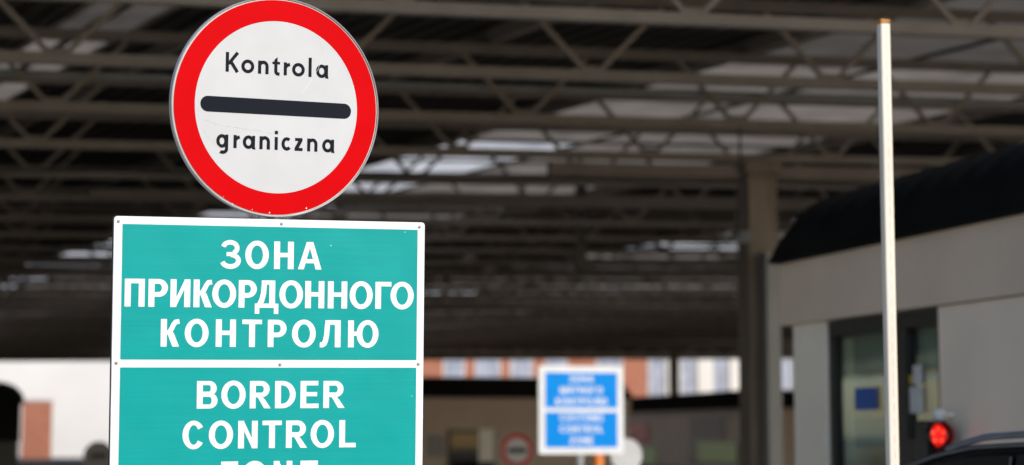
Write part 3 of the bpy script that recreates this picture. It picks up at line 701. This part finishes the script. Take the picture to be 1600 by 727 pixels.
# ------------------------------------------------------------------ blue customs board
def board_at(x0, x1, y0, y1, Y): a, b = at_Y(x0, y1, Y), at_Y(x1, y0, Y); return a, b
BY = 24.5
a, b = board_at(842, 974, 573, 710, BY); W, Hh = b.x - a.x, b.z - a.z
bs = empty('customs_sign', M=Matrix.Translation(((a.x + b.x) / 2, BY, (a.z + b.z) / 2)) @ Matrix.Rotation(math.pi / 2, 4, 'X')); tag(bs, 'blue board with white lettering blurred in the middle distance', 'information sign')
print('blue', W, Hh)
MB().prism(rounded(-W / 2, W / 2, -Hh / 2, Hh / 2, .03), -.03, 0).build('board', 'board_white', bs)
bw = W * .425
for v0, v1 in ((.03, Hh * .425), (-Hh * .425, -.03)): MB().poly(rounded(-bw, bw, v0, v1, .01), .002).build('blue_panel', 'film_blue', bs)
for i, (tx, sgn) in enumerate((('ЗОНА', 1), ('МИТНОГО', 1), ('КОНТРОЛЮ', 1), ('CUSTOMS', -1), ('CONTROL', -1), ('ZONE', -1))):
    j = i % 3; vv = (Hh * .425 - .13 - .155 * j) if sgn > 0 else (-.15 - .155 * j)
    text_auto(tx, 0, vv, .098, .018, .004, 'letter_white', bs)
po = MB().tube([((a.x + b.x) / 2, BY + .07, 0), ((a.x + b.x) / 2, BY + .07, b.z - .1)], .045, 16).build('sign_post', 'galv'); tag(po, 'grey post under the blue board', 'post')

# ------------------------------------------------------------------ small round signs in the distance
def round_far(px, py, rpx, Y, label, face='film_white', ringm='film_red', barm='film_black', barh=.05, yaw=0.0):
    c = at_Y(px, py, Y); rad = rpx / F * Y * 1.04
    M = Matrix.Translation(c) @ Matrix.Rotation(yaw, 4, 'Z') @ Matrix.Rotation(math.pi / 2, 4, 'X')
    r = empty('round_sign', M=M); tag(r, label, 'road sign')
    MB().lathe([(0, -.004), (rad, -.004), (rad + .012, 0), (rad + .012, -.03), (rad, -.03)], 48).build('rim', 'rim', r, smooth=True)
    MB().add([(q * math.cos(2 * math.pi * k / 48), q * math.sin(2 * math.pi * k / 48), 0) for q in (rad * .76, rad) for k in range(48)], [(k, (k + 1) % 48, 48 + (k + 1) % 48, 48 + k) for k in range(48)]).build('red_border', ringm, r)
    MB().poly(disc(rad * .76, 48), .0005).build('white_face', face, r)
    if barm: MB().poly(rounded(-rad * .6, rad * .6, -rad * barh, rad * barh, rad * barh - .001), .003).build('black_bar', barm, r)
    p = MB().tube([(c.x, Y + .08, 0), (c.x, Y + .08, c.z + rad * .6)], .035, 12).build('sign_post', 'galv'); return p
tag(round_far(808, 704, 26, 43, 'blurred red-bordered round sign left of the blue board', barh=.14), 'thin post of the red-bordered sign left of the blue board', 'post')
tag(round_far(979, 711, 25, 26.3, 'pale round sign half hidden behind the right edge of the blue board', ringm='film_white', barm=None), 'thin post of the pale sign behind the blue board', 'post')
tag(round_far(154, 713, 21, 50, 'round sign with a bar, its shade put into grey colour, left of the green board', face='grey_sheet', ringm='grey_sheet', barm='black_plastic', barh=.2), 'thin post of the dark sign left of the green board', 'post')  # shade on this sign is put into its grey face and ring
p = at_Y(935, 700, 25.6)
bo = empty('bollard', (p.x, 25.6, 0)); tag(bo, 'orange marker post below the blue board', 'bollard')
MB().tube([(0, 0, 0), (0, 0, 1.30), (0, 0, 1.34)], [.075, .075, .05], 16).build('shaft', 'orange', bo, smooth=True); box_part('foot', 'black_plastic', bo, -.15, .15, -.15, .15, 0, .05)

# ------------------------------------------------------------------ raised barrier
p = at_Y(1386.5, 340, 8.5); ptop = at_Y(1382, 28, 8.5)
bar = empty('boom_barrier', (p.x, 8.7, .14)); tag(bar, 'tall white raised barrier boom with orange tip', 'barrier')
bwid = .027
ht = ptop.z - .14
MB().box(-.19, .19, -.14, .14, 0, .95).build('cabinet', 'orange', bar, bevel=.03)
MB().box(-.21, .21, -.16, .16, .95, 1.0).build('cabinet_lid', 'dark_frame', bar, bevel=.01)
arm = MB().prism(rounded(-bwid, bwid, -.026, .026, .010), .70, ht - .035).build('arm', 'boom_white', bar, smooth=True)
arm.location = (0, -.20, 0)
z_ = .74
while z_ < ht - .1:
    MB().box(-.001, .0055, -.0272, -.0262, z_, z_ + .045).build('reflector', 'boom_red', arm); z_ += .075
st = MB().box(bwid + .0005, bwid + .004, -.012, .012, .72, ht - .04).build('edge_strip', 'boom_yellow', arm)
MB().prism(rounded(-bwid - .002, bwid + .002, -.028, .028, .010), ht - .034, ht - .012).build('end_cap', 'rust_cap', arm)
MB().box(-.10, .10, -.155, -.145, .66, .92).build('arm_flange', 'galv', bar)

# ------------------------------------------------------------------ traffic signal on the booth
c = at_X(1463.5, 680, BX - .22)
tl = empty('traffic_light', (c.x, c.y, c.z), math.radians(2)); tag(tl, 'black two-lamp signal with its red light lit beside the booth window', 'traffic light')
MB().box(-.112, .112, .0, .16, -.345, .12).build('housing', 'black_plastic', tl, bevel=.02)
MB().box(.131, .30, .05, .10, -.2, -.1).build('bracket', 'black_plastic', tl)
def lens(z, m): 
    o = MB().lathe([(0, .03), (.05, .026), (.080, .012), (.092, 0)], 32).build('lens', m, tl, smooth=True); o.rotation_euler = (math.pi / 2, 0, 0); o.location = (0, -.002, z); return o
on = lens(0, 'red_led'); off = lens(-.225, 'lamp_off')
for z in (0, -.225):
    vis = MB(); nn = 16; rows = []
    for i in range(nn + 1):
        a_ = math.radians(-70 + 320 * i / nn); rows.append((math.cos(a_), math.sin(a_)))
    vis.add([(x * .112, 0, y * .112 + z) for x, y in rows] + [(x * .110, -.095, y * .110 + z) for x, y in rows], [(i, i + 1, nn + 2 + i, nn + 1 + i) for i in range(nn)]).build('visor', 'black_plastic', tl, smooth=True)
for q, (dx, dz) in enumerate(((.0, .045), (-.045, .02), (.045, .02), (-.03, -.04), (.03, -.04), (0, 0))):
    o = MB().lathe([(0, .006), (.012, .004), (.016, 0)], 10).build('led', 'red_led_hot', on); o.location = (dx, dz, .022)
c2 = at_X(1468, 650, BX - .14)
cm = empty('dome_camera', (c2.x, c2.y, c2.z)); tag(cm, 'small white dome fixed to the booth just above the red light', 'camera')
MB().lathe([(.0, -.055), (.03, -.047), (.05, -.025), (.056, 0), (.056, .04), (.03, .06), (0, .062)], 24).build('dome', 'white_dome', cm, smooth=True)
MB().box(.04, .15, -.02, .02, -.01, .03).build('bracket', 'white_dome', cm)

# ------------------------------------------------------------------ car (driving away, left side towards us)
CXL = 5.37
car = empty('car', (CXL + .92, 8.92, 0)); tag(car, 'black car with bright roof rail cut by the lower right corner', 'car')
# sections along Y (front is +Y); local y relative to 8.0
hw = .92
SIDE = [(y, z * .972) for y, z in [(-2.15, .45), (-2.2, .75), (-2.12, 1.02), (-2.0, 1.10), (-1.75, 1.36), (-1.45, 1.56), (-1.0, 1.625), (-.4, 1.645), (.2, 1.645), (.75, 1.625), (1.15, 1.575), (1.50, 1.49), (1.9, 1.33), (2.35, 1.10), (2.9, 1.03), (3.25, .93), (3.40, .72), (3.38, .45)]]
BELT = .98
def wid(z, y):
    t_ = max(0, (z - BELT) / .62); base = hw - .17 * t_ ** 1.25
    if y > 2.4: base -= .10 * ((y - 2.4) / 1.0) ** 2
    if y < -1.6: base -= .07 * ((-1.6 - y) / .6) ** 2
    return base
mb = MB(); NC = 13; rows = []
for (y, z) in SIDE:
    wv = wid(z, y); row = []
    for i in range(NC):
        u = -1 + 2 * i / (NC - 1); crown = (1 - abs(u) ** 3.2)
        row.append((u * wv, y, z - (.055 if z > 1.3 else .03) * (1 - crown)))
    rows.append(row)
vs = [q for rw in rows for q in rw]; fs = [(j * NC + i, j * NC + i + 1, (j + 1) * NC + i + 1, (j + 1) * NC + i) for j in range(len(rows) - 1) for i in range(NC - 1)]
# sides: close each side with vertical strips down to the sill
for sgn, idx in ((-1, 0), (1, NC - 1)):
    topi = [j * NC + idx for j in range(len(rows))]
    lev = [(BELT, hw), (.8, hw + .01), (.55, hw), (.32, hw - .05)]
    prev = topi
    for zl, wl in lev:
        cur = []
        for j, (y, z) in enumerate(SIDE):
            zz = min(zl, rows[j][idx][2] - .001); ww = min(wl, wid(zz, y)) if zz < BELT + .01 else wl
            if y > 2.4: ww = min(ww, wl - .10 * ((y - 2.4)) ** 2)
            if y < -1.6: ww = min(ww, wl - .07 * ((-1.6 - y) / .6) ** 2)
            vs.append((sgn * ww, y, zz)); cur.append(len(vs) - 1)
        fs += [(prev[j], prev[j + 1], cur[j + 1], cur[j]) for j in range(len(SIDE) - 1)]; prev = cur
MB().add(vs, fs).build('body', 'car_paint', car, smooth=True)
# side glass: polygons lying 4 mm outside the body side
def side_x(y, z, off=.006): return -(wid(z, y) if z > BELT else hw) - off
def side_patch(name, m, pts, off=.006):
    return MB().add([(side_x(y, z, off), y, z) for y, z in pts], [tuple(range(len(pts)))]).build(name, m, car)
def roofz(y):
    for (a_, b_), (c_, d_) in zip(SIDE, SIDE[1:]):
        if a_ <= y <= c_: return b_ + (d_ - b_) * (y - a_) / (c_ - a_)
    return 1
def strip_pts(y0, y1, dz, n=10): return [(y0 + (y1 - y0) * i / n, roofz(y0 + (y1 - y0) * i / n) - .055 - dz) for i in range(n + 1)]
BP = .30
side_patch('side_window', 'black_plastic', [(y, z) for y, z in strip_pts(BP + .05, 1.97, .055)] + [(1.97, BELT + .06), (BP - .03, BELT + .04)], .007)
side_patch('side_window', 'black_plastic', [(y, z) for y, z in strip_pts(-.05, BP - .03, .055)] + [(BP - .11, BELT + .04), (-.05, BELT + .04)], .007)
side_patch('side_window', 'black_plastic', [(y, z) for y, z in strip_pts(-1.5, -.13, .055)] + [(-.13, BELT + .04), (-1.4, BELT + .06)], .007)
def follow(y0, y1, dz, off, r, name, m, n=24):
    pts = []
    for i in range(n + 1):
        y = y0 + (y1 - y0) * i / n; z = roofz(y) - .055 - dz; pts.append((side_x(y, z, off), y, z))
    return MB().tube(pts, r, 8).build(name, m, car, smooth=True)
follow(-1.5, 2.1, .0, .010, .013, 'window_trim', 'dull_trim')
side_patch('pillar_trim', 'grey_metal', [(BP + .010, roofz(BP) - .12), (BP + .035, roofz(BP) - .12), (BP - .05, BELT + .05), (BP - .075, BELT + .05)], .010)
rp = []
for i in range(25):
    y = -1.3 + 2.5 * i / 24; k_ = min(1, min(i, 24 - i) / 4); rp.append((-.70, y, roofz(y) - .012 + .016 * k_))
MB().tube(rp, .020, 8).build('roof_rail', 'rail_metal', car, smooth=True)
MB().tube([(-x, y, z) for x, y, z in rp], .020, 8).build('roof_rail', 'rail_metal', car, smooth=True)
ws = MB(); ws.add([(-.66, 1.28, 1.507), (.66, 1.28, 1.507), (.74, 2.22, 1.142), (-.74, 2.22, 1.142)], [(0, 1, 2, 3)]); o = ws.build('windscreen', 'black_plastic', car); o.location = (0, .006, .012)
for sx in (-1, 1):
    for yw in (-1.30, 2.45):
        q = MB().lathe([(.0, .11), (.19, .11), (.23, .08), (.33, .10), (.345, .06), (.345, -.06), (.33, -.1), (.2, -.1)], 28).build('wheel', 'rubber', car, smooth=True)
        q.rotation_euler = (0, sx * math.pi / 2, 0); q.location = (sx * .82, yw, .345)
        h = MB().lathe([(0, .118), (.06, .118), (.20, .112)], 20).build('rim', 'galv', q)
    MB().box(sx * .90 - .02, sx * .90 + .02, 1.55, 1.70, 1.02, 1.16).build('door_mirror', 'car_paint', car, bevel=.02)
    MB().box(sx * .66 - .14, sx * .66 + .14, -2.225, -2.16, .82, .98).build('tail_light', 'tail', car, bevel=.01)
